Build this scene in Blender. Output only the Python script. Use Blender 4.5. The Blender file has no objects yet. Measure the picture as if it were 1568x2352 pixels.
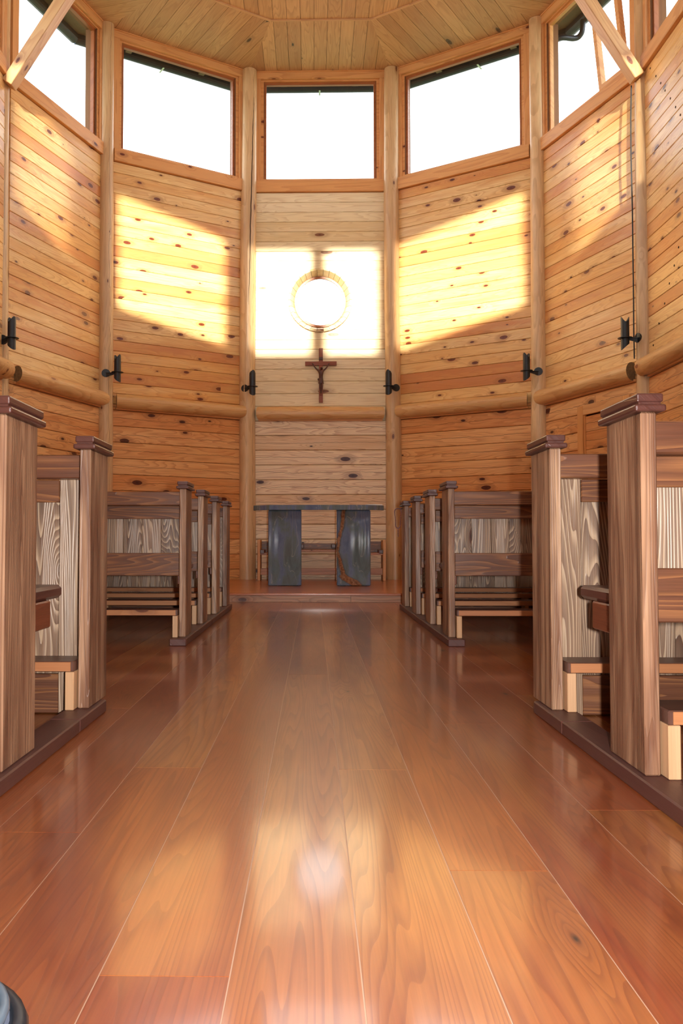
import bpy, bmesh, math, random
from mathutils import Vector, Matrix

random.seed(7)
C = bpy.context.scene.collection
sc = bpy.context.scene

# ------------------------------------------------------------------ camera
cam = bpy.data.cameras.new('camera')
cam.sensor_fit = 'AUTO'
cam.sensor_width = 36.0
cam.lens = 2012 / 2352 * 36.0
cam.shift_x = (784 - 680) / 2352
cam.clip_start = 0.02
cam.clip_end = 500
camo = bpy.data.objects.new('camera', cam)
camo.location = (-.0183, 0, .586)
camo.rotation_euler = (math.pi / 2 + .0342, 0, .0197)
C.objects.link(camo)
sc.camera = camo

# ------------------------------------------------------------------ colour management
sc.view_settings.view_transform = 'Standard'
sc.view_settings.look = 'None'
sc.view_settings.gamma = 1
sc.view_settings.use_curve_mapping = False
sc.view_settings.exposure = 0.06
sc.cycles.max_bounces = 7
sc.cycles.diffuse_bounces = 4
sc.cycles.glossy_bounces = 3
sc.cycles.transparent_max_bounces = 10
sc.cycles.adaptive_threshold = .02

# ------------------------------------------------------------------ sky
w = bpy.data.worlds.new('sky')
sc.world = w
w.use_nodes = True
nt = w.node_tree
nt.nodes.clear()
o = nt.nodes.new('ShaderNodeOutputWorld')
b = nt.nodes.new('ShaderNodeBackground')
tc = nt.nodes.new('ShaderNodeTexCoord')
sep = nt.nodes.new('ShaderNodeSeparateXYZ')
cr = nt.nodes.new('ShaderNodeValToRGB')
cr.color_ramp.elements[0].position = 0.0
cr.color_ramp.elements[0].color = (1.0, .99, .97, 1)
cr.color_ramp.elements[1].position = 1.0
cr.color_ramp.elements[1].color = (.45, .68, 1.0, 1)
e = cr.color_ramp.elements.new(.40)
e.color = (.93, .98, 1.0, 1)
nt.links.new(tc.outputs['Generated'], sep.inputs[0])
nt.links.new(sep.outputs['Z'], cr.inputs[0])
nt.links.new(cr.outputs[0], b.inputs['Color'])
b.inputs['Strength'].default_value = 5.5
nt.links.new(b.outputs[0], o.inputs['Surface'])

# ------------------------------------------------------------------ sun, low behind the camera
sun = bpy.data.lights.new('sun', 'SUN')
sun.energy = 14.5
sun.angle = math.radians(.9)
sun.color = (1.0, .92, .76)
suno = bpy.data.objects.new('sun', sun)
SUN_EL = math.atan(.189)
suno.rotation_euler = (math.pi / 2 - SUN_EL, 0, 0)
suno.location = (0, -20, 12)
C.objects.link(suno)

# ------------------------------------------------------------------ the camera's own flash, beside the lens
fl = bpy.data.lights.new('camera_flash', 'AREA')
fl.shape = 'RECTANGLE'
fl.size = .035
fl.size_y = .05
fl.spread = math.radians(100)
fl.energy = 42.0
fl.color = (1.0, .95, .92)
flo = bpy.data.objects.new('camera_flash', fl)
flo.location = (.095, .0, .60)
flo.rotation_euler = (math.pi / 2 + .04, 0, 0)
C.objects.link(flo)


# ================================================================== helpers
def lin(r, g, b):
    f = lambda c: (c / 255 / 12.92) if c / 255 <= .04045 else ((c / 255 + .055) / 1.055) ** 2.4
    return (f(r), f(g), f(b), 1)


def link(o, parent=None, m=None):
    C.objects.link(o)
    if parent is not None:
        o.parent = parent
    if m is not None:
        o.matrix_local = m
    return o


def tag(o, label=None, cat=None, group=None, kind=None):
    if label: o['label'] = label
    if cat: o['category'] = cat
    if group: o['group'] = group
    if kind: o['kind'] = kind
    return o


def empty(name, loc=(0, 0, 0), rz=0, label=None, cat=None, group=None, m=None):
    o = bpy.data.objects.new(name, None)
    o.empty_display_size = .1
    C.objects.link(o)
    if m is not None:
        o.matrix_world = m
    else:
        o.location = loc
        o.rotation_euler = (0, 0, rz)
    return tag(o, label, cat, group)


class MB:
    def __init__(s):
        s.bm = bmesh.new()

    def box(s, x0, x1, y0, y1, z0, z1, bev=0.0, seg=1):
        r = bmesh.ops.create_cube(s.bm, size=1)
        vs = r['verts']
        for v in vs:
            v.co = Vector((x0 if v.co.x < 0 else x1, y0 if v.co.y < 0 else y1, z0 if v.co.z < 0 else z1))
        if bev > 0:
            es = list({e for v in vs for e in v.link_edges})
            bmesh.ops.bevel(s.bm, geom=es, offset=bev, segments=seg, affect='EDGES', profile=.5)
        return s

    def hexa(s, pts):
        """8 points: bottom 4 (ccw) then top 4."""
        v = [s.bm.verts.new(p) for p in pts]
        for f in ((3, 2, 1, 0), (4, 5, 6, 7), (0, 1, 5, 4), (1, 2, 6, 5), (2, 3, 7, 6), (3, 0, 4, 7)):
            s.bm.faces.new([v[i] for i in f])
        return s

    def prism(s, poly, z0, z1):
        n = len(poly)
        a = [s.bm.verts.new((p[0], p[1], z0)) for p in poly]
        t = [s.bm.verts.new((p[0], p[1], z1)) for p in poly]
        s.bm.faces.new(list(reversed(a)))
        s.bm.faces.new(t)
        for i in range(n):
            s.bm.faces.new((a[i], a[(i + 1) % n], t[(i + 1) % n], t[i]))
        return s

    def cyl(s, p0, p1, r0, r1=None, n=16, caps=True):
        p0, p1 = Vector(p0), Vector(p1)
        r1 = r0 if r1 is None else r1
        d = (p1 - p0)
        L = d.length
        q = d.normalized().to_track_quat('Z', 'Y').to_matrix()
        a, t = [], []
        for i in range(n):
            th = 2 * math.pi * i / n
            c = Vector((math.cos(th), math.sin(th), 0))
            a.append(s.bm.verts.new(p0 + q @ (c * r0)))
            t.append(s.bm.verts.new(p1 + q @ (c * r1)))
        for i in range(n):
            f = s.bm.faces.new((a[i], a[(i + 1) % n], t[(i + 1) % n], t[i]))
            f.smooth = True
        if caps:
            s.bm.faces.new(list(reversed(a)))
            s.bm.faces.new(t)
        return s

    def tube(s, pts, r, n=10):
        """swept tube through points, r a number or list"""
        pts = [Vector(p) for p in pts]
        rs = r if isinstance(r, (list, tuple)) else [r] * len(pts)
        rings = []
        up = None
        for i, p in enumerate(pts):
            d = (pts[min(i + 1, len(pts) - 1)] - pts[max(i - 1, 0)]).normalized()
            if up is None:
                up = Vector((0, 0, 1)) if abs(d.z) < .9 else Vector((0, 1, 0))
            x = up.cross(d)
            if x.length < 1e-4:
                x = Vector((1, 0, 0))
            x.normalize()
            y = d.cross(x).normalized()
            up = y
            rings.append([s.bm.verts.new(p + (x * math.cos(2 * math.pi * k / n) + y * math.sin(2 * math.pi * k / n)) * rs[i]) for k in range(n)])
        for a, b_ in zip(rings, rings[1:]):
            for k in range(n):
                f = s.bm.faces.new((a[k], a[(k + 1) % n], b_[(k + 1) % n], b_[k]))
                f.smooth = True
        s.bm.faces.new(list(reversed(rings[0])))
        s.bm.faces.new(rings[-1])
        return s

    def sphere(s, c, r, u=10, v=7, sc=(1, 1, 1)):
        m = Matrix.Translation(c) @ Matrix.Diagonal((sc[0], sc[1], sc[2], 1))
        rr = bmesh.ops.create_uvsphere(s.bm, u_segments=u, v_segments=v, radius=r, matrix=m)
        for vv in rr['verts']:
            for f in vv.link_faces:
                f.smooth = True
        return s

    def mesh(s, name, mat):
        me = bpy.data.meshes.new(name)
        bmesh.ops.recalc_face_normals(s.bm, faces=s.bm.faces)
        for e_ in s.bm.edges:                 # keep cut ends and rims crisp
            if len(e_.link_faces) == 2 and e_.link_faces[0].smooth != e_.link_faces[1].smooth:
                e_.smooth = False
        s.bm.to_mesh(me)
        s.bm.free()
        if mat:
            me.materials.append(mat)
        return me

    def build(s, name, mat, parent=None, m=None):
        o = bpy.data.objects.new(name, s.mesh(name, mat))
        return link(o, parent, m)


# ================================================================== materials
def nodes(name):
    m = bpy.data.materials.new(name)
    m.use_nodes = True
    t = m.node_tree
    t.nodes.clear()
    out = t.nodes.new('ShaderNodeOutputMaterial')
    p = t.nodes.new('ShaderNodeBsdfPrincipled')
    t.links.new(p.outputs[0], out.inputs[0])
    return m, t, p, out


class G:
    """tiny node-graph writer"""
    def __init__(s, t): s.t = t

    def put(s, n, i, v):
        if v is None: return
        if hasattr(v, 'node') or isinstance(v, bpy.types.NodeSocket):
            s.t.links.new(v, n.inputs[i])
        else:
            n.inputs[i].default_value = v

    def math(s, op, a, b=None, c=None, clamp=False):
        n = s.t.nodes.new('ShaderNodeMath'); n.operation = op; n.use_clamp = clamp
        s.put(n, 0, a); s.put(n, 1, b); s.put(n, 2, c)
        return n.outputs[0]

    def comb(s, x, y, z):
        n = s.t.nodes.new('ShaderNodeCombineXYZ')
        s.put(n, 0, x); s.put(n, 1, y); s.put(n, 2, z)
        return n.outputs[0]

    def noise(s, v, scale=1, detail=2, rough=.5, dist=0, dim='3D'):
        n = s.t.nodes.new('ShaderNodeTexNoise'); n.noise_dimensions = dim
        s.put(n, 'Vector', v)
        n.inputs['Scale'].default_value = scale
        n.inputs['Detail'].default_value = detail
        n.inputs['Roughness'].default_value = rough
        n.inputs['Distortion'].default_value = dist
        return n.outputs[0]

    def mix(s, f, a, b, blend='MIX'):
        n = s.t.nodes.new('ShaderNodeMix'); n.data_type = 'RGBA'; n.blend_type = blend
        s.put(n, 0, f); s.put(n, 6, a); s.put(n, 7, b)
        return n.outputs[2]

    def ramp(s, v, stops, interp='LINEAR'):
        n = s.t.nodes.new('ShaderNodeValToRGB')
        n.color_ramp.interpolation = interp
        el = n.color_ramp.elements
        while len(el) < len(stops): el.new(.5)
        for e_, (p, c) in zip(el, stops):
            e_.position = p
            e_.color = c if len(c) == 4 else (*c, 1)
        s.put(n, 0, v)
        return n.outputs[0]

    def maprange(s, v, a, b, c=0, d=1, smooth=False):
        n = s.t.nodes.new('ShaderNodeMapRange')
        n.interpolation_type = 'SMOOTHSTEP' if smooth else 'LINEAR'
        n.clamp = True
        s.put(n, 0, v); s.put(n, 1, a); s.put(n, 2, b); s.put(n, 3, c); s.put(n, 4, d)
        return n.outputs[0]


BW = lambda v: (v, v, v, 1)


def wood(name, tones, late, knot=None, axis='X', rings=9, gu=.55, gv=6.0, contrast=.5, knots=.5,
         kcell=(3.2, 7.0), krad=.12, rough=.5, spec=.4, fiber=.25, crack=0, coat=0, bump=.25, coatr=.1, warp=3.0, streak=.9):
    """Wood whose annual rings are contour lines of a stretched noise, bent round knots.
    tones: colours mixed per board; late: latewood line colour."""
    m, t, p, out = nodes(name)
    g = G(t)
    tcn = t.nodes.new('ShaderNodeTexCoord')
    sp = t.nodes.new('ShaderNodeSeparateXYZ')
    t.links.new(tcn.outputs['Object'], sp.inputs[0])
    oi = t.nodes.new('ShaderNodeObjectInfo')
    rnd = oi.outputs['Random']
    x, y, z = sp.outputs
    if axis == 'X': u, v = x, g.math('ADD', y, z)
    elif axis == 'Y': u, v = y, g.math('ADD', x, z)
    else: u, v = z, g.math('ADD', x, y)
    u = g.math('ADD', u, g.math('MULTIPLY', rnd, 61.0))
    v = g.math('ADD', v, g.math('MULTIPLY', rnd, 23.7))
    # knots
    K = g.comb(g.math('MULTIPLY', u, kcell[0]), g.math('MULTIPLY', v, kcell[1]), 0.0)
    wob = g.noise(K, 1.6, 2, .5)
    vo = t.nodes.new('ShaderNodeTexVoronoi')
    vo.voronoi_dimensions = '2D'; vo.feature = 'F1'
    vo.inputs['Scale'].default_value = 1.0
    t.links.new(K, vo.inputs['Vector'])
    d = g.math('ADD', vo.outputs['Distance'], g.math('MULTIPLY', g.math('SUBTRACT', wob, .5), .10))
    sc_ = t.nodes.new('ShaderNodeSeparateColor')
    t.links.new(vo.outputs['Color'], sc_.inputs[0])
    cellr = sc_.outputs[0]
    # radius: only a share of the cells carries a knot
    rad = g.math('MULTIPLY', g.maprange(cellr, 1 - knots, 1.0, 0.0, 1.0), krad)
    has = g.math('GREATER_THAN', cellr, 1 - knots)
    rad = g.math('MULTIPLY', g.math('ADD', rad, krad * .35), has)
    kmask = g.maprange(g.math('SUBTRACT', rad, d), 0.0, .035, 0, 1, True)
    kring = g.maprange(g.math('SUBTRACT', g.math('MULTIPLY', rad, 2.3), d), -.03, .16, 0, 1, True)
    bend = g.math('MULTIPLY', g.math('POWER', g.math('MAXIMUM', g.math('SUBTRACT', 1.0, g.math('MULTIPLY', d, 1.9)), 0.0), 2.0), has)
    # rings
    n = g.noise(g.comb(g.math('MULTIPLY', u, gu), g.math('MULTIPLY', v, gv), g.math('MULTIPLY', rnd, 17.0)), 1, 2, .45)
    s = g.math('ADD', g.math('MULTIPLY', n, rings), g.math('MULTIPLY', bend, warp))
    fr = g.math('FRACT', s)
    line = g.ramp(fr, [(0, BW(0)), (.55, BW(.25)), (.86, BW(1)), (.97, BW(.9)), (1, BW(0))])
    fib = g.noise(g.comb(g.math('MULTIPLY', u, 5.0), g.math('MULTIPLY', v, 170.0), 0.0), 1, 2, .6)
    broad = g.noise(g.comb(g.math('MULTIPLY', u, 1.1), g.math('MULTIPLY', v, 9.0), g.math('MULTIPLY', rnd, 5.0)), 1, 3, .55)
    # base tone per board + broad streaks
    r2 = g.math('FRACT', g.math('MULTIPLY', rnd, 7.31))
    tone = g.math('ADD', g.math('MULTIPLY', g.math('SUBTRACT', broad, .5), streak), r2, None)
    stops = [(i / max(1, len(tones) - 1), lin(*c)) for i, c in enumerate(tones)]
    base = g.ramp(tone, stops)
    col = g.mix(g.math('MULTIPLY', line, contrast), base, lin(*late))
    col = g.mix(fiber, col, g.ramp(fib, [(.3, BW(.35)), (.65, BW(1.0))]), 'MULTIPLY')
    if knot:
        kc = g.mix(g.maprange(d, 0.0, .05, 1, 0), lin(*knot), lin(knot[0] * .55, knot[1] * .5, knot[2] * .5))
        halo = lin(*[(a + b_) / 2 for a, b_ in zip(knot, tones[0])])
        col = g.mix(g.math('MULTIPLY', kring, .55), col, halo)
        col = g.mix(kmask, col, kc)
    if crack:
        cn = g.noise(g.comb(g.math('MULTIPLY', u, 2.2), g.math('MULTIPLY', rnd, 31.0), 0.0), 1, 4, .62)
        cv = g.math('ABSOLUTE', g.math('SUBTRACT', g.math('ADD', v, g.math('MULTIPLY', rnd, -23.7)),
                                       g.math('MULTIPLY', g.math('SUBTRACT', cn, .5), .10)))
        on = g.math('GREATER_THAN', g.noise(g.comb(g.math('MULTIPLY', u, .9), g.math('MULTIPLY', rnd, 9.0), 0.0), 1, 1), .5 - crack * .3)
        ck = g.math('MULTIPLY', g.maprange(cv, .0012, .0034, 1, 0), on)
        col = g.mix(g.math('MULTIPLY', ck, .8), col, lin(70, 38, 20))
    t.links.new(col, p.inputs['Base Color'])
    p.inputs['Roughness'].default_value = rough
    p.inputs['Specular IOR Level'].default_value = spec
    if coat:
        p.inputs['Coat Weight'].default_value = coat
        p.inputs['Coat Roughness'].default_value = coatr
    if bump:
        bn = t.nodes.new('ShaderNodeBump')
        bn.inputs['Strength'].default_value = bump
        bn.inputs['Distance'].default_value = .004
        h = g.math('ADD', g.math('MULTIPLY', fib, .5), g.math('MULTIPLY', line, -.5))
        t.links.new(h, bn.inputs['Height'])
        t.links.new(bn.outputs[0], p.inputs['Normal'])
    return m


def plain(name, c, rough=.5, metal=0, spec=.5, noise=0, scale=20):
    m, t, p, out = nodes(name)
    p.inputs['Base Color'].default_value = lin(*c)
    p.inputs['Roughness'].default_value = rough
    p.inputs['Metallic'].default_value = metal
    p.inputs['Specular IOR Level'].default_value = spec
    if noise:
        g = G(t)
        tcn = t.nodes.new('ShaderNodeTexCoord')
        n = g.noise(tcn.outputs['Object'], scale, 4, .6)
        col = g.mix(g.maprange(n, .3, .7, 0, noise), lin(*c), lin(*[k * .45 for k in c]))
        t.links.new(col, p.inputs['Base Color'])
    return m


M = {}
pine_t = [(236, 182, 110), (244, 202, 134), (218, 148, 84), (246, 210, 146), (232, 174, 100), (210, 138, 80)]
M['pine_wall'] = wood('pine_wall', pine_t, (196, 122, 68), (112, 48, 20), 'X', rings=20, contrast=.38, knots=.32, kcell=(2.8, 6.4), krad=.13, rough=.32, spec=.5, fiber=.12, streak=.5)
M['pine_low'] = wood('pine_low', [(232, 166, 100), (240, 184, 122), (220, 146, 84), (236, 176, 112)], (172, 96, 48), (84, 34, 18), 'X', rings=16, contrast=.42, knots=.27, kcell=(2.3, 5.2), krad=.125, rough=.36, spec=.45, fiber=.14, crack=.6, streak=.7)
M['pale_wall'] = wood('pale_wall', [(240, 218, 172), (244, 224, 182), (232, 202, 148), (246, 228, 190)], (206, 170, 122), (130, 82, 50), 'X', rings=18, contrast=.4, knots=.13, kcell=(2.0, 6.0), krad=.13, rough=.45, fiber=.12, streak=.6)
M['pale_low'] = wood('pale_low', [(246, 214, 170), (248, 222, 182), (232, 194, 146)], (176, 112, 76), (76, 38, 38), 'X', rings=16, contrast=.45, knots=.30, kcell=(2.1, 4.8), krad=.13, rough=.42, fiber=.16, crack=.8)
M['ceil'] = wood('ceiling_pine', [(212, 164, 120), (200, 152, 108), (222, 174, 128), (192, 144, 104)], (166, 112, 74), (104, 78, 62), 'X', rings=16, contrast=.35, knots=.14, kcell=(1.8, 5.2), krad=.12, rough=.5, fiber=.12, streak=.5)
M['log'] = wood('log_pine', [(224, 186, 138), (234, 198, 150), (212, 174, 128)], (176, 126, 80), (126, 78, 48), 'Z', rings=16, gu=.5, gv=7, contrast=.35, knots=.12, rough=.36, spec=.5, fiber=.2, crack=.3)
M['logx'] = wood('rail_pine', [(230, 184, 124), (220, 172, 110)], (186, 116, 56), (140, 78, 38), 'X', rings=12, gu=.7, gv=9, contrast=.4, knots=.15, rough=.38, spec=.5, fiber=.2)
M['loggrain'] = plain('log_end_grain', (150, 118, 82), .7, noise=.6, scale=40)
M['casing'] = wood('casing_pine', [(226, 164, 102), (234, 176, 114)], (192, 122, 70), (110, 48, 24), 'X', rings=7, contrast=.4, knots=.12, rough=.45, fiber=.15)
M['casingz'] = wood('casing_pine_upright', [(222, 160, 100), (230, 172, 112)], (188, 118, 68), (110, 48, 24), 'Z', rings=7, contrast=.4, knots=.05, rough=.45, fiber=.15)
M['sash'] = wood('sash_wood', [(168, 98, 56), (178, 108, 62)], (134, 68, 36), None, 'X', rings=6, contrast=.35, knots=0, rough=.4, fiber=.15)
M['brace'] = wood('brace_wood', [(222, 178, 128), (214, 160, 106)], (184, 120, 72), (116, 58, 32), 'X', rings=9, contrast=.4, knots=.3, rough=.5, fiber=.2)
M['door'] = wood('door_casing', [(226, 158, 92), (232, 170, 104)], (198, 124, 66), None, 'Z', rings=7, contrast=.3, knots=0, rough=.45, fiber=.15)
fl_t = [(124, 52, 28), (168, 92, 44), (138, 62, 34), (176, 112, 58), (128, 56, 32), (168, 100, 50), (150, 76, 40)]
M['floor'] = wood('polished_floor', fl_t, (112, 52, 32), (52, 32, 26), 'Y', rings=40, gu=.26, gv=6.0, contrast=.45, knots=.12, kcell=(1.5, 4.4), krad=.06, rough=.28, spec=.5, fiber=.25, coat=.5, coatr=.09, bump=.05, warp=5.0, streak=.5)
M['stagex'] = wood('platform_floor', [(184, 100, 50), (196, 112, 58)], (146, 68, 32), None, 'X', rings=8, contrast=.35, knots=0, rough=.3, fiber=.2, coat=.5, coatr=.15, bump=.1)
M['riser'] = wood('riser_wood', [(186, 128, 88), (198, 142, 100)], (128, 76, 46), (90, 46, 30), 'X', rings=10, contrast=.5, knots=.2, rough=.4, fiber=.25)
pw = dict(rough=.40, spec=.5, fiber=.35, bump=.5)
M['pew_x'] = wood('pew_rail', [(100, 60, 42), (112, 70, 48), (92, 54, 38)], (196, 134, 82), (80, 42, 26), 'X', rings=22, gv=7, contrast=.38, knots=.05, warp=4, **pw)
M['pew_y'] = wood('pew_bracket', [(124, 66, 42), (132, 74, 46)], (96, 48, 30), None, 'Y', rings=8, contrast=.3, knots=0, **pw)
M['pew_end'] = wood('pew_end_panel', [(138, 100, 76), (184, 144, 112), (124, 86, 64), (194, 156, 122)], (112, 74, 54), (80, 40, 30), 'Z', rings=36, gu=.3, gv=7, contrast=.55, knots=.16, kcell=(1.3, 4.2), krad=.10, warp=6, streak=2.2, **pw)
M['pew_plank'] = wood('pew_back_plank', [(112, 88, 72), (150, 122, 100), (98, 72, 58), (134, 104, 82)], (212, 184, 152), (92, 50, 32), 'Z', rings=44, gu=.4, gv=6.5, contrast=.70, knots=.30, kcell=(1.7, 5.4), krad=.11, warp=8, streak=1.2, **pw)
M['pew_dark'] = wood('pew_cap', [(86, 50, 42), (96, 58, 48)], (58, 30, 26), None, 'Y', rings=6, contrast=.3, knots=0, rough=.35, spec=.5, fiber=.15)
M['kneeler'] = wood('kneeler_board', [(98, 66, 54), (106, 72, 58)], (72, 46, 38), None, 'X', rings=6, contrast=.3, knots=0, rough=.38, spec=.5, fiber=.15)
M['kn_edge'] = wood('worn_edge', [(190, 132, 86), (180, 118, 74)], (160, 96, 54), (110, 60, 34), 'X', rings=7, contrast=.3, knots=.1, rough=.5, fiber=.15)
M['leg'] = wood('pale_leg', [(216, 176, 136), (208, 164, 120)], (180, 130, 88), None, 'Z', rings=7, contrast=.3, knots=0, rough=.5, fiber=.15)
M['kerb'] = wood('kerb_paint', [(92, 56, 50), (102, 64, 56)], (68, 38, 34), None, 'Y', rings=5, contrast=.3, knots=0, rough=.45, fiber=.2)
M['cross'] = wood('crucifix_wood', [(138, 70, 44), (150, 80, 50)], (104, 48, 30), None, 'Z', rings=6, contrast=.3, knots=0, rough=.45, fiber=.2)
M['crossx'] = wood('crucifix_wood_across', [(138, 70, 44), (150, 80, 50)], (104, 48, 30), None, 'X', rings=6, contrast=.3, knots=0, rough=.45, fiber=.2)
M['figure'] = plain('carved_wood', (88, 46, 32), .42, noise=.5, scale=60)
M['iron'] = plain('blackened_iron', (44, 46, 50), .38, metal=.3, noise=.3)
M['gutter'] = plain('gutter_metal', (48, 50, 58), .4, metal=.4)
M['soffit'] = wood('soffit_boards', [(120, 92, 66), (104, 78, 56)], (80, 56, 40), None, 'X', rings=7, contrast=.3, knots=0, rough=.7, fiber=.2)
M['shell'] = plain('shell_boarding', (120, 78, 46), .8)
M['gap'] = plain('dark_joint', (58, 36, 24), .9)
M['filler'] = plain('floor_joint_filler', (184, 150, 126), .6)
M['steel'] = plain('steel', (190, 186, 176), .3, metal=1)
M['paper'] = plain('paper', (232, 230, 224), .6)
M['bead'] = plain('bead_wood', (120, 84, 92), .3)
M['rubber'] = plain('black_cable', (26, 26, 32), .5)
M['grass'] = plain('meadow', (120, 130, 84), .9, noise=.6, scale=.6)


def glass_mat():
    m, t, p, out = nodes('window_glass')
    t.nodes.remove(p)
    tr = t.nodes.new('ShaderNodeBsdfTransparent')
    tr.inputs[0].default_value = (.97, .985, .98, 1)
    gl = t.nodes.new('ShaderNodeBsdfGlossy')
    gl.inputs['Roughness'].default_value = .02
    g = G(t)
    fr = t.nodes.new('ShaderNodeLayerWeight')          # 'Facing' is the same from both sides of the pane
    fr.inputs[0].default_value = .5
    fo_ = g.math('ADD', g.math('MULTIPLY', g.math('POWER', fr.outputs['Facing'], 5.0), .8), .03)
    mx = t.nodes.new('ShaderNodeMixShader')
    t.links.new(fo_, mx.inputs[0])
    t.links.new(tr.outputs[0], mx.inputs[1])
    t.links.new(gl.outputs[0], mx.inputs[2])
    t.links.new(mx.outputs[0], out.inputs[0])
    return m


M['glass'] = glass_mat()


def stone_mat(name, vein):
    m, t, p, out = nodes(name)
    g = G(t)
    tcn = t.nodes.new('ShaderNodeTexCoord')
    sp = t.nodes.new('ShaderNodeSeparateXYZ')
    t.links.new(tcn.outputs['Object'], sp.inputs[0])
    x, y, z = sp.outputs
    n1 = g.noise(g.comb(g.math('MULTIPLY', x, 6.0), g.math('MULTIPLY', y, 6.0), g.math('MULTIPLY', z, 2.2)), 1, 5, .6, .6)
    col = g.ramp(n1, [(.32, lin(88, 102, 128)), (.46, lin(108, 122, 144)), (.56, lin(104, 118, 120)), (.68, lin(92, 102, 102))])
    n2 = g.noise(g.comb(g.math('MULTIPLY', x, 9.0), g.math('MULTIPLY', y, 9.0), g.math('MULTIPLY', z, 1.6)), 1, 3, .5, .8)
    v = g.maprange(g.math('ABSOLUTE', g.math('SUBTRACT', n2, .5)), .0, .012, .55, 0)
    col = g.mix(v, col, lin(176, 176, 164))
    if vein:
        # one broad rust-brown vein wandering down the slab, foot turning right
        bx = g.ramp(g.math('MULTIPLY', z, 1.0 / .85),
                    [(0, BW(.62)), (.07, BW(.42)), (.13, BW(.20)), (.28, BW(.12)), (.46, BW(.02)), (.62, BW(.06)), (.80, BW(.16)), (1, BW(.20))])
        bw = g.ramp(g.math('MULTIPLY', z, 1.0 / .85), [(0, BW(.16)), (.08, BW(.22)), (.16, BW(.07)), (.46, BW(.035)), (1, BW(.055))])
        xs = g.math('DIVIDE', g.math('ADD', x, .19), .38)
        wn = g.math('MULTIPLY', g.math('SUBTRACT', g.noise(tcn.outputs['Object'], 14, 3, .6), .5), .10)
        dd = g.math('ABSOLUTE', g.math('SUBTRACT', g.math('ADD', xs, wn), bx))
        mk = g.maprange(g.math('SUBTRACT', dd, bw), -.015, .015, 1, 0)
        ed = g.maprange(g.math('ABSOLUTE', g.math('SUBTRACT', dd, bw)), .0, .05, .6, 0)
        col = g.mix(ed, col, lin(44, 52, 48))
        vc = g.ramp(g.noise(tcn.outputs['Object'], 40, 4, .7), [(.35, lin(112, 66, 40)), (.65, lin(168, 124, 92))])
        col = g.mix(mk, col, vc)
    t.links.new(col, p.inputs['Base Color'])
    p.inputs['Roughness'].default_value = .035
    p.inputs['Specular IOR Level'].default_value = .4
    return m


M['stone'] = stone_mat('blue_green_stone', False)
M['stonev'] = stone_mat('veined_stone', True)

# ================================================================== plan of the room
AX = .075                     # the apse axis
ZC = 7.024                    # ceiling at the walls
REAR = -.45
V = {1: (.965, 11.78), 2: (2.66, 10.70), 3: (3.25, 8.86),
     4: (3.25, REAR + 2.92), 5: (2.66, REAR + 1.08), 6: (.965, REAR)}      # the rear end mirrors the apse
LOOP = (-6, -5, -4, -3, -2, -1, 1, 2, 3, 4, 5, 6)              # clockwise seen from above


def P(i):                     # i negative: left side
    a = V[abs(i)]
    return Vector((AX + (a[0] if i > 0 else -a[0]), a[1]))


def frame(p, q):
    """panel matrix: X along the wall (to the right seen from inside), Y outward, Z up; origin at mid-foot"""
    t = (q - p)
    L = t.length
    t.normalize()
    n = Vector((-t.y, t.x))
    mid = (p + q) / 2
    m = Matrix(((t.x, n.x, 0, mid.x), (t.y, n.y, 0, mid.y), (0, 0, 1, 0), (0, 0, 0, 1)))
    return m, L


PAN = {'back': (-1, 1), 'back_left': (-2, -1), 'back_right': (1, 2), 'apse_left': (-3, -2), 'apse_right': (2, 3),
       'left': (-4, -3), 'right': (3, 4), 'rear_right': (4, 5), 'front_right': (5, 6), 'front': (6, -6), 'front_left': (-6, -5), 'rear_left': (-5, -4)}
SILLB, SILLT, GT = 5.344, 5.505, 6.865
STAGE = .088

_plank_cache = {}


def plank_mesh(L, h, th, mat, ch=.004, gap=.0012):
    """board, front at y=0, back at y=th, chamfered joint edges; centred on x and z"""
    k = (round(L, 4), round(h, 4), th, mat.name, ch, gap)
    if k in _plank_cache: return _plank_cache[k]
    b = MB()
    hz = h / 2 - gap
    pr = [(th, -hz), (ch, -hz), (0, -hz + ch), (0, hz - ch), (ch, hz), (th, hz)]
    a = [b.bm.verts.new((-L / 2, y, z)) for y, z in pr]
    c = [b.bm.verts.new((L / 2, y, z)) for y, z in pr]
    b.bm.faces.new(a); b.bm.faces.new(list(reversed(c)))
    for i in range(6):
        b.bm.faces.new((a[i], a[(i + 1) % 6], c[(i + 1) % 6], c[i]))
    me = b.mesh('wall_plank', mat)
    _plank_cache[k] = me
    return me


# joint heights of the wall planks, read from the middle wall
low = [0.024 + .2 * i for i in range(0, 12)]            # .024 ... 2.224
low[0] = .003
up_mid = [2.42, 2.592, 2.76, 2.925]
n_up = 18
up_mid += [2.925 + (SILLB - 2.925) * (i + 1) / n_up for i in range(n_up)]
up_side = [2.30 + (SILLB - 2.30) * i / 23 for i in range(24)]


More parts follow.
